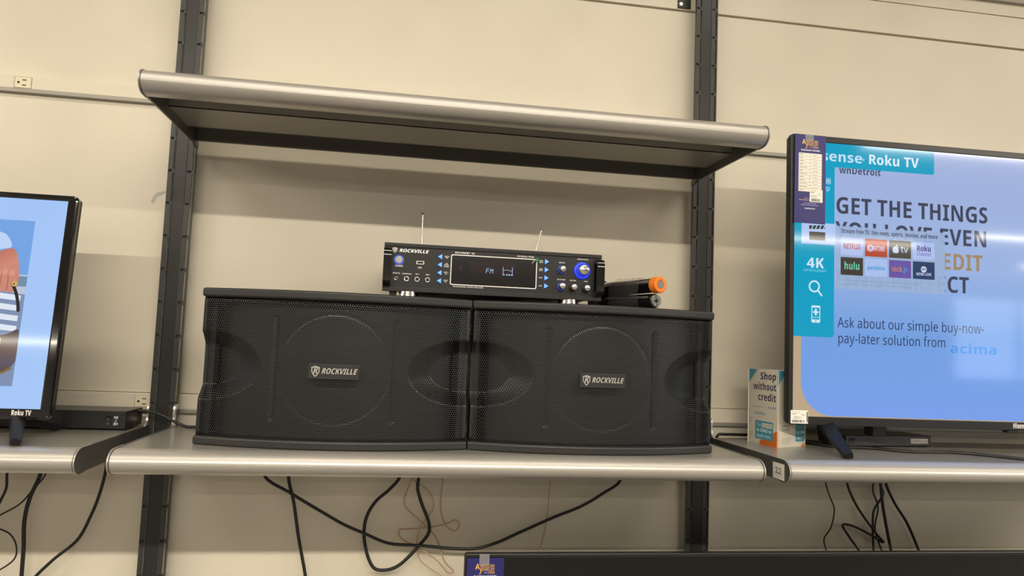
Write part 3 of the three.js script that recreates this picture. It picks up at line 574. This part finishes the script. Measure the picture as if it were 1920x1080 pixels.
// ---- small television
{
  const W = 0.73, H = 0.424, t = thing('television', 'small glossy black television showing a hand with a bag', 'television', [-0.128 - W, SHELF_Y, 0.228]);
  const SXW = W - 0.038, SYH = H - 0.013 - 0.0195, cw = 1536, ch = Math.round(cw * SYH / SXW);
  const tex = canvas(cw, ch, (c) => {
    const k = cw / SXW, XR = (x) => cw + (x + 0.019) * k, Y = (y) => ch - (y - 0.0195) * k;    // x measured from the right edge (negative)
    const g = c.createLinearGradient(0, 0, cw, ch); g.addColorStop(0, '#9fc0f4'); g.addColorStop(1, '#a5c6f6'); c.fillStyle = g; c.fillRect(0, 0, cw, ch);
    const L = XR(-0.62), Rr = XR(-0.0715), T = Y(0.3685), B = Y(0.0590);
    c.save(); c.beginPath(); c.rect(L, T, Rr - L, B - T); c.clip();
    c.fillStyle = '#74a3e2'; c.fillRect(L, T, Rr - L, B - T);
    const P = (pts, fill) => { c.fillStyle = fill; c.beginPath(); pts.forEach(([x, y], i) => (i ? c.lineTo(XR(x), Y(y)) : c.moveTo(XR(x), Y(y)))); c.fill(); };
    const S = (pts, fill) => { c.fillStyle = fill; c.beginPath(); c.moveTo(XR(pts[0][0]), Y(pts[0][1])); for (let i = 1; i < pts.length; i++) { const a = pts[i], b = pts[(i + 1) % pts.length]; c.quadraticCurveTo(XR(a[0]), Y(a[1]), XR((a[0] + b[0]) / 2), Y((a[1] + b[1]) / 2)); } c.fill(); };
    P([[-0.2, 0.265], [-0.0715, 0.265], [-0.0715, 0.22], [-0.2, 0.22]], '#b9c3d6'); P([[-0.09, 0.262], [-0.0715, 0.262], [-0.0715, 0.243], [-0.09, 0.243]], '#6f8fa8');
    P([[-0.2, 0.245], [-0.0715, 0.228], [-0.0715, 0.06], [-0.2, 0.06]], '#7d8fb0');
    for (let i = 0; i < 4; i++) P([[-0.135, 0.232 - i * 0.019], [-0.078, 0.226 - i * 0.019], [-0.0785, 0.216 - i * 0.019], [-0.137, 0.221 - i * 0.019]], '#dfe6f2');
    P([[-0.62, 0.3685], [-0.2, 0.3685], [-0.2, 0.06], [-0.62, 0.06]], '#8fb2e6');
    S([[-0.62, 0.3685], [-0.135, 0.362], [-0.098, 0.316], [-0.125, 0.312], [-0.165, 0.296], [-0.62, 0.16]], '#bcd2f6');           // sleeve
    const grad = (x0, y0, x1, y1, ...st) => { const q = c.createLinearGradient(XR(x0), Y(y0), XR(x1), Y(y1)); st.forEach(([t, f]) => q.addColorStop(t, f)); return q; };
    S([[-0.160, 0.296], [-0.135, 0.302], [-0.104, 0.318], [-0.094, 0.305], [-0.0885, 0.282], [-0.0855, 0.258], [-0.0875, 0.240], [-0.092, 0.231], [-0.099, 0.231], [-0.105, 0.234], [-0.112, 0.231], [-0.119, 0.233], [-0.126, 0.225], [-0.133, 0.222], [-0.141, 0.208], [-0.155, 0.205], [-0.18, 0.25]], grad(-0.15, 0.31, -0.1, 0.225, [0, '#b96a58'], [0.45, '#cf8a76'], [1, '#c98573']));   // hand
    c.lineCap = 'round';
    for (const [x0, y0, x1, y1] of [[-0.1045, 0.262, -0.1045, 0.234], [-0.1165, 0.262, -0.1185, 0.234], [-0.1285, 0.254, -0.1325, 0.224]]) { c.strokeStyle = '#a7604f'; c.lineWidth = 0.0015 * k; c.beginPath(); c.moveTo(XR(x0), Y(y0)); c.quadraticCurveTo(XR(x0 + 0.0015), Y((y0 + y1) / 2), XR(x1), Y(y1)); c.stroke(); }
    for (const [x, y] of [[-0.0985, 0.268], [-0.1105, 0.270], [-0.1225, 0.266]]) { c.fillStyle = 'rgba(224,164,146,0.55)'; c.beginPath(); c.ellipse(XR(x), Y(y), 0.0042 * k, 0.006 * k, 0.2, 0, 7); c.fill(); }
    S([[-0.150, 0.228], [-0.121, 0.229], [-0.118, 0.21], [-0.124, 0.185], [-0.130, 0.150], [-0.17, 0.150]], grad(-0.16, 0.2, -0.118, 0.2, [0, '#2a2120'], [1, '#4a3a33']));     // strap
    c.strokeStyle = '#2c2527'; c.lineWidth = 0.0055 * k; c.beginPath(); c.moveTo(XR(-0.0955), Y(0.247)); c.quadraticCurveTo(XR(-0.083), Y(0.228), XR(-0.0795), Y(0.198)); c.stroke();
    c.strokeStyle = '#d0ad62'; c.lineWidth = 0.0032 * k; c.beginPath(); c.arc(XR(-0.0925), Y(0.2475), 0.0036 * k, 0, 7); c.stroke();
    S([[-0.62, 0.17], [-0.16, 0.178], [-0.128, 0.158], [-0.112, 0.150], [-0.092, 0.153], [-0.0775, 0.164], [-0.0715, 0.162], [-0.0715, 0.058], [-0.62, 0.058]], grad(-0.1, 0.165, -0.1, 0.06, [0, '#3f3230'], [0.4, '#6e5a52'], [0.62, '#5f5566'], [0.8, '#5a4a3c'], [1, '#6b4f33']));        // bag
    c.strokeStyle = '#8a6a3f'; c.lineWidth = 0.004 * k; c.beginPath(); c.moveTo(XR(-0.16), Y(0.088)); c.quadraticCurveTo(XR(-0.11), Y(0.066), XR(-0.078), Y(0.092)); c.stroke();
    R2(-0.1165, 0.119, -0.1015, 0.146, '#d7c184'); R2(-0.113, 0.128, -0.107, 0.138, '#a98d4c');
    function R2(x0, y0, x1, y1, f) { c.fillStyle = f; c.fillRect(XR(x0), Y(y1), (x1 - x0) * k, (y1 - y0) * k); }
    c.restore();
  });
  const panel = new THREE.Group(); void panel;
  const before = t.children.length;
  television(t, W, H, [0.019, 0.013, 0.0195], M.gloss, screenMat(tex, 1.0), 0.004, 0.03, 0.06);
  part('logo', letters('Roku TV', W - 0.064, 0.0068, 0.0004, 0.0325, 0.0068), M.white, t);
  for (const c of t.children.slice(before)) { c.position.y = 0.033; c.rotation.x = -0.1; }
  leg(t, 0, V(W - 0.060, 0.033, -0.016), V(W - 0.004, 0.0062, 0.106), V(W - 0.030, 0.0062, -0.112), 0.017, M.leg);
  leg(t, 0, V(0.060, 0.033, -0.016), V(0.004, 0.0062, 0.106), V(0.030, 0.0062, -0.112), 0.017, M.leg);
}
// ---- dark television below
{
  const W = 1.66, H = 0.90, t = thing('television', 'wide black television switched off, standing below the shelves', 'television', [0.6455, 0.16, 0.2]);
  const before = t.children.length;
  television(t, W, H, [0.006, 0.0085, 0.016], M.satin, std(lin(0.004, 0.004, 0.005), 0.07), 0.0015, 0.03, 0.06);
  for (const c of t.children.slice(before)) { c.position.y = 0.022; if (c.name === 'screen') c.userData.label = 'dark blank screen'; }
  leg(t, 0, V(0.3, 0.03, -0.014), V(0.27, 0.0062, 0.12), V(0.33, 0.0062, -0.1), 0.024, M.plastic);
  leg(t, 0, V(W - 0.3, 0.03, -0.014), V(W - 0.27, 0.0062, 0.12), V(W - 0.33, 0.0062, -0.1), 0.024, M.plastic);
}

// ---------------------------------------------------------------- price cards taped to televisions
const cardTex = canvas(512, 1380, (c, w, h) => {
  c.fillStyle = '#2e2a72'; c.fillRect(0, 0, w, h);
  const gold = '#dba93f';
  fit(c, 'A', 118, 150, 60, 72, '#f0c45a'); fit(c, 'MERICAN', 182, 128, 200, 46, gold); fit(c, 'JEWELRY', 196, 172, 190, 40, gold); fit(c, 'J', 178, 198, 30, 62, gold); fit(c, 'AND', 236, 204, 48, 18, '#c9c2ea', 'normal'); fit(c, 'LOAN', 292, 210, 96, 34, gold);
  fit(c, 'TELEVISION FEATURES', w / 2, 256, 320, 24, '#f4f2ff', 'bold', 'center');
  c.fillStyle = '#f3efe4'; c.fillRect(64, 290, 384, 600); c.strokeStyle = '#8d8a86'; c.lineWidth = 3;
  const rows = ['MAKE:', 'SIZE:', 'MODEL:', 'YEAR:', 'RESOLUTION:', 'HDMI:', 'SCREEN TYPE:', 'SMART:', 'REMOTE:', 'WALL MOUNT:', 'ENERGY RATING:', 'PRICE:'];
  rows.forEach((s, i) => { const y = 290 + i * 50; c.beginPath(); c.moveTo(64, y); c.lineTo(448, y); c.stroke(); fit(c, s, 76, y + 30, Math.min(130, s.length * 13), 13, '#333');
    c.strokeStyle = '#77747c'; c.lineWidth = 4; c.beginPath(); c.moveTo(290, y + 30); for (let k = 1; k < 7; k++) c.lineTo(290 + k * 14, y + 16 + rnd() * 26); c.stroke(); c.strokeStyle = '#8d8a86'; c.lineWidth = 3; });
  c.beginPath(); c.moveTo(252, 290); c.lineTo(252, 890); c.stroke();
  fit(c, "DON'T SEE IT?", w / 2, 1000, 190, 14, '#c9bfe6', 'normal', 'center'); fit(c, 'ASK THROUGH OUR TEAM TODAY!', w / 2, 1030, 360, 16, '#d8b98a', 'bold', 'center');
  fit(c, 'If you need help today,', w / 2, 1076, 210, 15, '#e8e4ff', 'normal', 'center'); fit(c, 'bring this card to the sales team', w / 2, 1104, 290, 15, '#e8e4ff', 'normal', 'center'); fit(c, 'PawnDetroit.com', w / 2, 1160, 170, 22, '#ffffff', 'bold', 'center');
});
const tagTex = canvas(300, 240, (c, w, h) => { c.fillStyle = '#f7f4ea'; c.fillRect(0, 0, w, h); fit(c, 'HISENSE 50IN', 14, 34, 130, 16, '#444', 'normal'); fit(c, '$199.99', 14, 70, 90, 22, '#333'); fit(c, '50R6', 200, 92, 60, 18, '#555', 'normal'); c.fillStyle = '#888'; for (let i = 0; i < 4; i++) c.fillRect(16, 106 + i * 14, 120 + rnd() * 120, 4); for (let i = 0; i < 28; i++) { c.fillStyle = '#2a2a2a'; c.fillRect(40 + i * 7.5, 172, 2 + rnd() * 4, 56); } });
function card(pos, tilt, label, tagged) {
  const t = thing('feature_card', label, 'card', pos, 'feature cards taped to televisions'); t.rotation.z = tilt;
  const w = 0.0745, h = 0.2005;
  part('card_sheet', sheet(0, w, -h, 0, 0.0006, 0.0006), printed(cardTex, 0.35), t);
  if (tagged) part('price_label', sheet(w * 0.49, w * 0.905, -0.152, -0.124, 0.001, 0.0004), printed(tagTex, 0.4), t, 'white barcode price label');
  part('tape_strip', lim(w * 0.33, w * 0.6, -0.014, tagged ? 0.0005 : 0.008, 0.0007, 0.001), M.tape, t);
}
card([1.3435, 1.9965, 0.203], -0.004, 'dark blue feature card taped to the corner of the lit television', true);
card([0.6500, 1.0752, 0.2035], 0, 'dark blue feature card taped to the corner of the switched off television', false);

// ---------------------------------------------------------------- three sided advertising stand
{
  const A = [1.3174, 0.0524], B = [1.3296, 0.1671], C = [1.4216, 0.1234], H = 0.1695;
  const t = thing('tent_display', 'white three sided card stand printed Shop without credit, beside the lit television', 'sign', [B[0], SHELF_Y, B[1]]);
  const art = (full) => canvas(640, Math.round(640 * H / (full ? 0.1153 : 0.1019)), (c, w, h) => {
    c.fillStyle = '#ded7c8'; c.fillRect(0, 0, w, h);
    c.fillStyle = '#4f9db3'; c.beginPath(); c.moveTo(0, 0); c.lineTo(w * 0.32, 0); c.lineTo(0, h * 0.2); c.fill();
    if (full) {
      const navy = '#14144a', r = w * 0.94;
      fit(c, 'Shop', r, h * 0.135, w * 0.53, h * 0.095, navy, 'bold', 'right'); fit(c, 'without', r, h * 0.275, w * 0.76, h * 0.095, navy, 'bold', 'right'); fit(c, 'credit', r, h * 0.415, w * 0.6, h * 0.095, navy, 'bold', 'right');
      fit(c, 'Get approved for up to', w * 0.06, h * 0.515, w * 0.56, h * 0.022, '#9aa2ad', 'normal'); fit(c, '$4,000', r, h * 0.515, w * 0.25, h * 0.03, '#5b93ab', 'bold', 'right');
      fit(c, 'acima', w * 0.24, h * 0.61, w * 0.34, h * 0.045, '#5b9cb5'); fit(c, 'leasing', w * 0.32, h * 0.645, w * 0.15, h * 0.016, '#d98a5a', 'normal');
      c.fillStyle = '#e2731f'; c.beginPath(); c.moveTo(w, h * 0.79); c.lineTo(w, h); c.lineTo(w * 0.4, h); c.quadraticCurveTo(w * 0.42, h * 0.93, w * 0.55, h * 0.93); c.lineTo(w * 0.84, h * 0.93); c.lineTo(w * 0.86, h * 0.82); c.fill();
      c.fillStyle = '#4f9db3'; c.beginPath(); c.roundRect(w * 0.26, h * 0.69, w * 0.59, h * 0.245, 14); c.fill();
      fit(c, 'Text', w * 0.3, h * 0.765, w * 0.17, h * 0.042, '#bfe3ee', 'normal'); c.fillStyle = '#f2efe6'; c.fillRect(w * 0.49, h * 0.715, w * 0.33, h * 0.06); fit(c, '63396', w * 0.5, h * 0.768, w * 0.31, h * 0.045, '#3d2a22', 'normal');
      fit(c, 'to 22462 to', w * 0.3, h * 0.835, w * 0.5, h * 0.042, '#e8f5f8'); fit(c, 'apply now.', w * 0.3, h * 0.905, w * 0.5, h * 0.042, '#bfe3ee');
      c.fillStyle = '#8f8b84'; for (let i = 0; i < 4; i++) c.fillRect(w * 0.04, h * (0.66 + i * 0.02), w * 0.1, 4); for (let i = 0; i < 5; i++) c.fillRect(w * 0.04, h * (0.86 + i * 0.014), w * (0.12 + rnd() * 0.06), 3);
    } else {
      fit(c, '5-STAR RATED', w * 0.16, h * 0.735, w * 0.26, h * 0.018, '#4d4740'); fit(c, 'Google', w * 0.13, h * 0.785, w * 0.3, h * 0.032, '#6b655e', 'normal'); fit(c, 'reviews', w * 0.2, h * 0.84, w * 0.2, h * 0.014, '#8a857c', 'normal');
      c.fillStyle = '#a39e95'; for (let i = 0; i < 7; i++) c.fillRect(w * 0.12, h * (0.88 + i * 0.012), w * (0.3 + rnd() * 0.14), 3);
      c.fillStyle = '#4f9db3'; c.fillRect(w * 0.64, h * 0.69, w * 0.36, h * 0.245); fit(c, 'Text 6', w * 0.68, h * 0.765, w * 0.3, h * 0.042, '#bfe3ee', 'normal'); fit(c, 'to 2246', w * 0.68, h * 0.835, w * 0.3, h * 0.042, '#e8f5f8'); fit(c, 'apply', w * 0.68, h * 0.905, w * 0.3, h * 0.042, '#bfe3ee');
      c.fillStyle = '#e2731f'; c.beginPath(); c.moveTo(w, h * 0.95); c.lineTo(w, h); c.lineTo(w * 0.82, h); c.fill();
    }
  });
  const wallOf = (p, q, mat) => { const dx = q[0] - p[0], dz = q[1] - p[1], L = Math.hypot(dx, dz), g = sheet(0, L, 0, H, 0, 0.0016).rotateY(-Math.atan2(dz, dx)).translate(p[0] - B[0], 0, p[1] - B[1]); return part('panel', g, mat, t); };
  wallOf(A, B, printed(art(true), 0.4)); wallOf(B, C, printed(art(false), 0.4)); wallOf(C, A, M.paper);
}

// ---------------------------------------------------------------- boxes on the shelves
{
  const t = thing('switch_box', 'black metal box with an on off rocker switch behind the small television', 'box', [-0.04, SHELF_Y, 0.1]);
  part('body', lim(-0.38, 0, 0.003, 0.0385, -0.098, 0, 0.0015), M.satin, t);
  const sw = part('rocker_switch', lim(-0.0385, -0.0265, 0.0085, 0.0285, -0.002, 0.0016, 0.001), M.gloss, t);
  part('mark', [lim(-0.0332, -0.0322, 0.020, 0.0245, 0.0014, 0.002)], M.grey, sw); part('mark', new THREE.TorusGeometry(0.0016, 0.0004, 6, 16).translate(-0.0327, 0.0135, 0.0018), M.grey, sw);
  part('lettering', [letters('ON', -0.0222, 0.0235, 0, 0.0072, 0.0035, 0, 0.0004), letters('OFF', -0.0225, 0.0105, 0, 0.0085, 0.0035, 0, 0.0004), slab([[-0.0205, 0.0155], [-0.0195, 0.0155], [-0.0165, 0.022], [-0.0175, 0.022]], 0.0004).translate(0, 0, 0.0004)], M.white, t, 'white ON OFF lettering');
  part('lettering', letters('AMPLIFIER', -0.12, 0, 0, 0.045, 0.006, 0, 0.0003).rotateX(-Math.PI / 2).translate(0, 0.0385, -0.03), M.grey, t);
  for (const x of [-0.36, -0.02]) for (const z of [-0.085, -0.013]) part('foot', cyl(0.006, 0.007, 0.0032, 14).translate(x, 0.0016, z), M.hole, t);
}
{
  const t = thing('set_top_box', 'flat black box with a small white label under the lit television', 'box', [1.5198, SHELF_Y, 0.128]); t.rotation.y = 0.115;
  part('body', lim(0, 0.241, 0.002, 0.026, -0.095, 0, 0.0015), M.satin, t);
  part('feet', [lim(0.01, 0.03, 0, 0.0022, -0.09, -0.005), lim(0.21, 0.23, 0, 0.0022, -0.09, -0.005)], M.hole, t);
  const lab = canvas(256, 64, (c, w, h) => { c.fillStyle = '#efece4'; c.fillRect(0, 0, w, h); c.fillStyle = '#333'; ['<', 'II', '>', '<<', '>>'].forEach((s, i) => fit(c, s, 26 + i * 44, 44, 28, 24, '#333')); });
  part('label_plate', sheet(0.182, 0.231, 0.008, 0.0195, 0.0005, 0.0008), printed(lab, 0.5), t, 'white label with button marks');
  part('socket', lim(0.008, 0.024, 0.007, 0.02, -0.001, 0.0006), M.hole, t);
}

// ---------------------------------------------------------------- cables
const C = {
  L1: [-0.012, [[-0.301, 1.191], [-0.300, 1.161], [-0.309, 1.134], [-0.319, 1.107], [-0.33, 1.05], [-0.335, 0.9]]],
  L2: [-0.016, [[-0.238, 1.191], [-0.255, 1.139], [-0.261, 1.095], [-0.258, 1.035], [-0.257, 0.975], [-0.255, 0.88]]],
  L3: [-0.004, [[-0.223, 1.193], [-0.247, 1.157], [-0.268, 1.130], [-0.304, 1.107], [-0.333, 1.086], [-0.36, 1.075], [-0.365, 1.085], [-0.335, 1.085], [-0.304, 1.080], [-0.281, 1.069], [-0.267, 1.045], [-0.268, 1.020], [-0.296, 0.996], [-0.326, 0.983], [-0.36, 0.95], [-0.37, 0.88]]],
  L5: [-0.014, [[-0.110, 1.196], [-0.119, 1.146], [-0.132, 1.104], [-0.154, 1.055], [-0.198, 1.014], [-0.237, 0.970], [-0.29, 0.88]]],
  C1: [-0.006, [[0.219, 1.194], [0.278, 1.156], [0.347, 1.116], [0.396, 1.089], [0.441, 1.070], [0.494, 1.049], [0.560, 1.044], [0.685, 1.036], [0.732, 1.047], [0.799, 1.076], [0.873, 1.108], [0.936, 1.133], [0.986, 1.162], [1.028, 1.193]]],
  C2: [-0.0175, [[0.268, 1.192], [0.283, 1.134], [0.298, 1.058], [0.319, 0.967], [0.33, 0.88]]],
  C3: [-0.016, [[0.512, 1.192], [0.492, 1.166], [0.461, 1.137], [0.443, 1.103], [0.440, 1.062], [0.452, 1.014], [0.467, 0.991], [0.490, 0.987], [0.518, 0.996], [0.561, 1.038], [0.584, 1.070], [0.583, 1.091], [0.564, 1.136], [0.554, 1.168], [0.555, 1.194]]],
  W1: [-0.0225, [[0.541, 1.192], [0.526, 1.133], [0.566, 1.092], [0.601, 1.057], [0.623, 1.004], [0.645, 0.980], [0.634, 0.978], [0.608, 1.004], [0.565, 1.033], [0.520, 1.058], [0.517, 1.073], [0.542, 1.076], [0.588, 1.080], [0.625, 1.088], [0.645, 1.096], [0.653, 1.086], [0.646, 1.072], [0.625, 1.082], [0.609, 1.119], [0.611, 1.194]]],
  W2: [-0.0265, [[0.540, 1.191], [0.580, 1.159], [0.593, 1.124], [0.567, 1.083], [0.559, 1.052], [0.566, 1.009], [0.580, 0.995], [0.618, 0.970], [0.657, 0.946], [0.68, 0.88]]],
  W3: [-0.0235, [[0.863, 1.192], [0.859, 1.115], [0.854, 1.073], [0.843, 1.023], [0.839, 0.994], [0.835, 0.9]]],
  R1: [-0.018, [[1.561, 1.194], [1.573, 1.157], [1.585, 1.128], [1.576, 1.081], [1.558, 1.053], [1.566, 1.022], [1.573, 1.000], [1.58, 0.9]]],
  R2: [-0.006, [[1.611, 1.196], [1.634, 1.144], [1.686, 1.076], [1.712, 1.048], [1.706, 1.05], [1.682, 1.064], [1.622, 1.090], [1.600, 1.091], [1.615, 1.066], [1.648, 1.025], [1.667, 0.998], [1.69, 0.9]]],
  R3: [-0.026, [[1.698, 1.194], [1.696, 1.171], [1.710, 1.131], [1.702, 1.076], [1.722, 1.020], [1.730, 0.996], [1.735, 0.9]]],
  R4: [-0.0175, [[1.708, 1.195], [1.718, 1.165], [1.693, 1.124], [1.690, 1.077], [1.692, 1.022], [1.692, 0.998], [1.693, 0.9]]],
  R5: [0.003, [[1.697, 1.198], [1.703, 1.139], [1.717, 1.068], [1.726, 1.027], [1.729, 1.003], [1.735, 0.9]]],
  R6: [-0.016, [[1.724, 1.196], [1.749, 1.143], [1.782, 1.096], [1.818, 1.022], [1.831, 0.995], [1.86, 0.9]]],
};
const drop = (key, r, mat, name, label, both, group) => {
  const [z, p] = C[key], up = ([x, y], s) => [[x + s * 0.008, SHELF_Y + r + 0.0002, 0.05], [x + s * 0.006, SHELF_Y + r + 0.0035, 0.015], [x + s * 0.004, SHELF_Y - 0.006, Math.min(z, -0.008)], [x + s * 0.002, 1.235, z]];
  const pts = p.map(([x, y]) => [x, y, z]);
  single(name, cordOf([...up(p[0], 1), ...pts, ...(both ? up(p[p.length - 1], -1).reverse() : [])], r), mat, label, 'cable', group);
};
drop('L1', 0.0028, M.cable, 'power_cable', 'short curve of black cable hanging below the small television');
drop('L2', 0.0042, M.cable, 'power_cable', 'thick straight black cable hanging below the small television');
drop('L3', 0.0017, M.cable, 'signal_cable', 'thin black cable looping below the small television shelf');
drop('L5', 0.0033, M.cable, 'power_cable', 'black cable sweeping down beside the left post from the shelf gap');
drop('C1', 0.0034, M.cable, 'power_cable', 'long black cable sagging wide beneath the speaker shelf', true);
drop('C2', 0.0036, M.cable, 'power_cable', 'black cable dropping straight down beneath the speaker shelf');
drop('C3', 0.0038, M.cable, 'power_cable', 'black cable hanging in a closed loop beneath the speaker shelf', true);
drop('W1', 0.0016, M.copperWire, 'speaker_wire', 'pale coppery speaker wire tangled in flat loops under the shelf', true);
drop('W2', 0.0012, M.copperWire, 'speaker_wire', 'thin coppery speaker wire twisting behind the black cable loop');
drop('W3', 0.0012, M.copperWire, 'speaker_wire', 'single copper wire hanging straight above the dark television');
drop('R1', 0.0017, M.cable, 'signal_cable', 'thin wavy black cable beneath the lit television shelf');
drop('R2', 0.0030, M.cable, 'power_cable', 'black cable doubling back in a sharp bend beneath the lit television shelf');
drop('R3', 0.0020, M.cable, 'signal_cable', 'thin black cable snaking against the wall behind the cable bundle');
drop('R4', 0.0028, M.cable, 'power_cable', 'black cable curving in the bundle beneath the lit television shelf');
drop('R5', 0.0036, M.cable, 'power_cable', 'thick black cable running nearly straight through the bundle');
drop('R6', 0.0034, M.cable, 'power_cable', 'black cable slanting away from the bundle beneath the lit television');
const S = SHELF_Y;
single('power_cable', cordOf([[1.43, S + 0.0032, 0.03], [1.4463, S + 0.0032, 0.0778], [1.4742, S + 0.0032, 0.148], [1.5319, S + 0.0032, 0.158], [1.56, S + 0.0032, 0.165], [1.6113, S + 0.0032, 0.2106], [1.7276, S + 0.0032, 0.2129], [1.778, S + 0.0032, 0.2462], [1.826, S + 0.0032, 0.2931], [1.9, S + 0.0032, 0.31], [2.0, S + 0.0032, 0.27]], 0.0036), M.cable, 'black cable lying across the shelf below the lit television', 'cable');
single('power_cable', cordOf([[1.455, S + 0.05, 0.12], [1.462, S + 0.03, 0.11], [1.475, S + 0.016, 0.10], [1.49, S + 0.0034, 0.085], [1.47, S + 0.0034, 0.07], [1.44, S + 0.0034, 0.06], [1.44, S + 0.0034, 0.045], [1.42, S + 0.0034, 0.03], [1.38, S + 0.0034, 0.03]], 0.0032), M.cable, 'black cable curling down behind the lit television corner', 'cable');
single('power_cable', cordOf([[1.42, S + 0.0075, -0.012], [1.3463, S + 0.0065, -0.012], [1.2838, S + 0.0065, -0.012], [1.275, S + 0.006, -0.012], [1.262, S - 0.02, -0.015]], 0.0036), M.cable, 'black cable stretched along the wall behind the card stand', 'cable');
single('power_cable', cordOf([[-0.0415, 1.332, 0.03], [-0.02, 1.331, 0.03], [0.0038, 1.3253, 0.031], [0.035, 1.311, 0.033], [0.0591, S + 0.0034, 0.035], [0.09, S + 0.0034, 0.04], [0.13, S + 0.0034, 0.06]], 0.0032), M.cable, 'black cord leading from the switch box across the post', 'cable');

// ---------------------------------------------------------------- ceiling lights
for (const [z, share, ...spans] of LAMP_ROWS) for (const [xa, xb] of spans) {
  const x = (xa + xb) / 2, L = xb - xa, W = 0.12;
  const t = thing('ceiling_light', 'long white fluorescent ceiling light', 'light', [x, HC, z], 'fluorescent ceiling lights');
  part('housing', lim(-L / 2 - 0.03, L / 2 + 0.03, -0.07, 0, -W / 2 - 0.03, W / 2 + 0.03, 0.01), M.lampHousing, t);
  part('diffuser', lim(-L / 2, L / 2, -0.078, -0.066, -W / 2, W / 2, 0.003), new THREE.MeshPhysicalMaterial({ color: 0xffffff, roughness: 0.6, emissive: LAMP.colour, emissiveIntensity: LAMP.glow * share }), t);
  const l = new THREE.RectAreaLight(LAMP.colour, LAMP.power * share, L, W); l.position.set(0, -0.081, 0); l.rotation.x = -Math.PI / 2; t.add(l);
}

renderer.render(scene, camera);
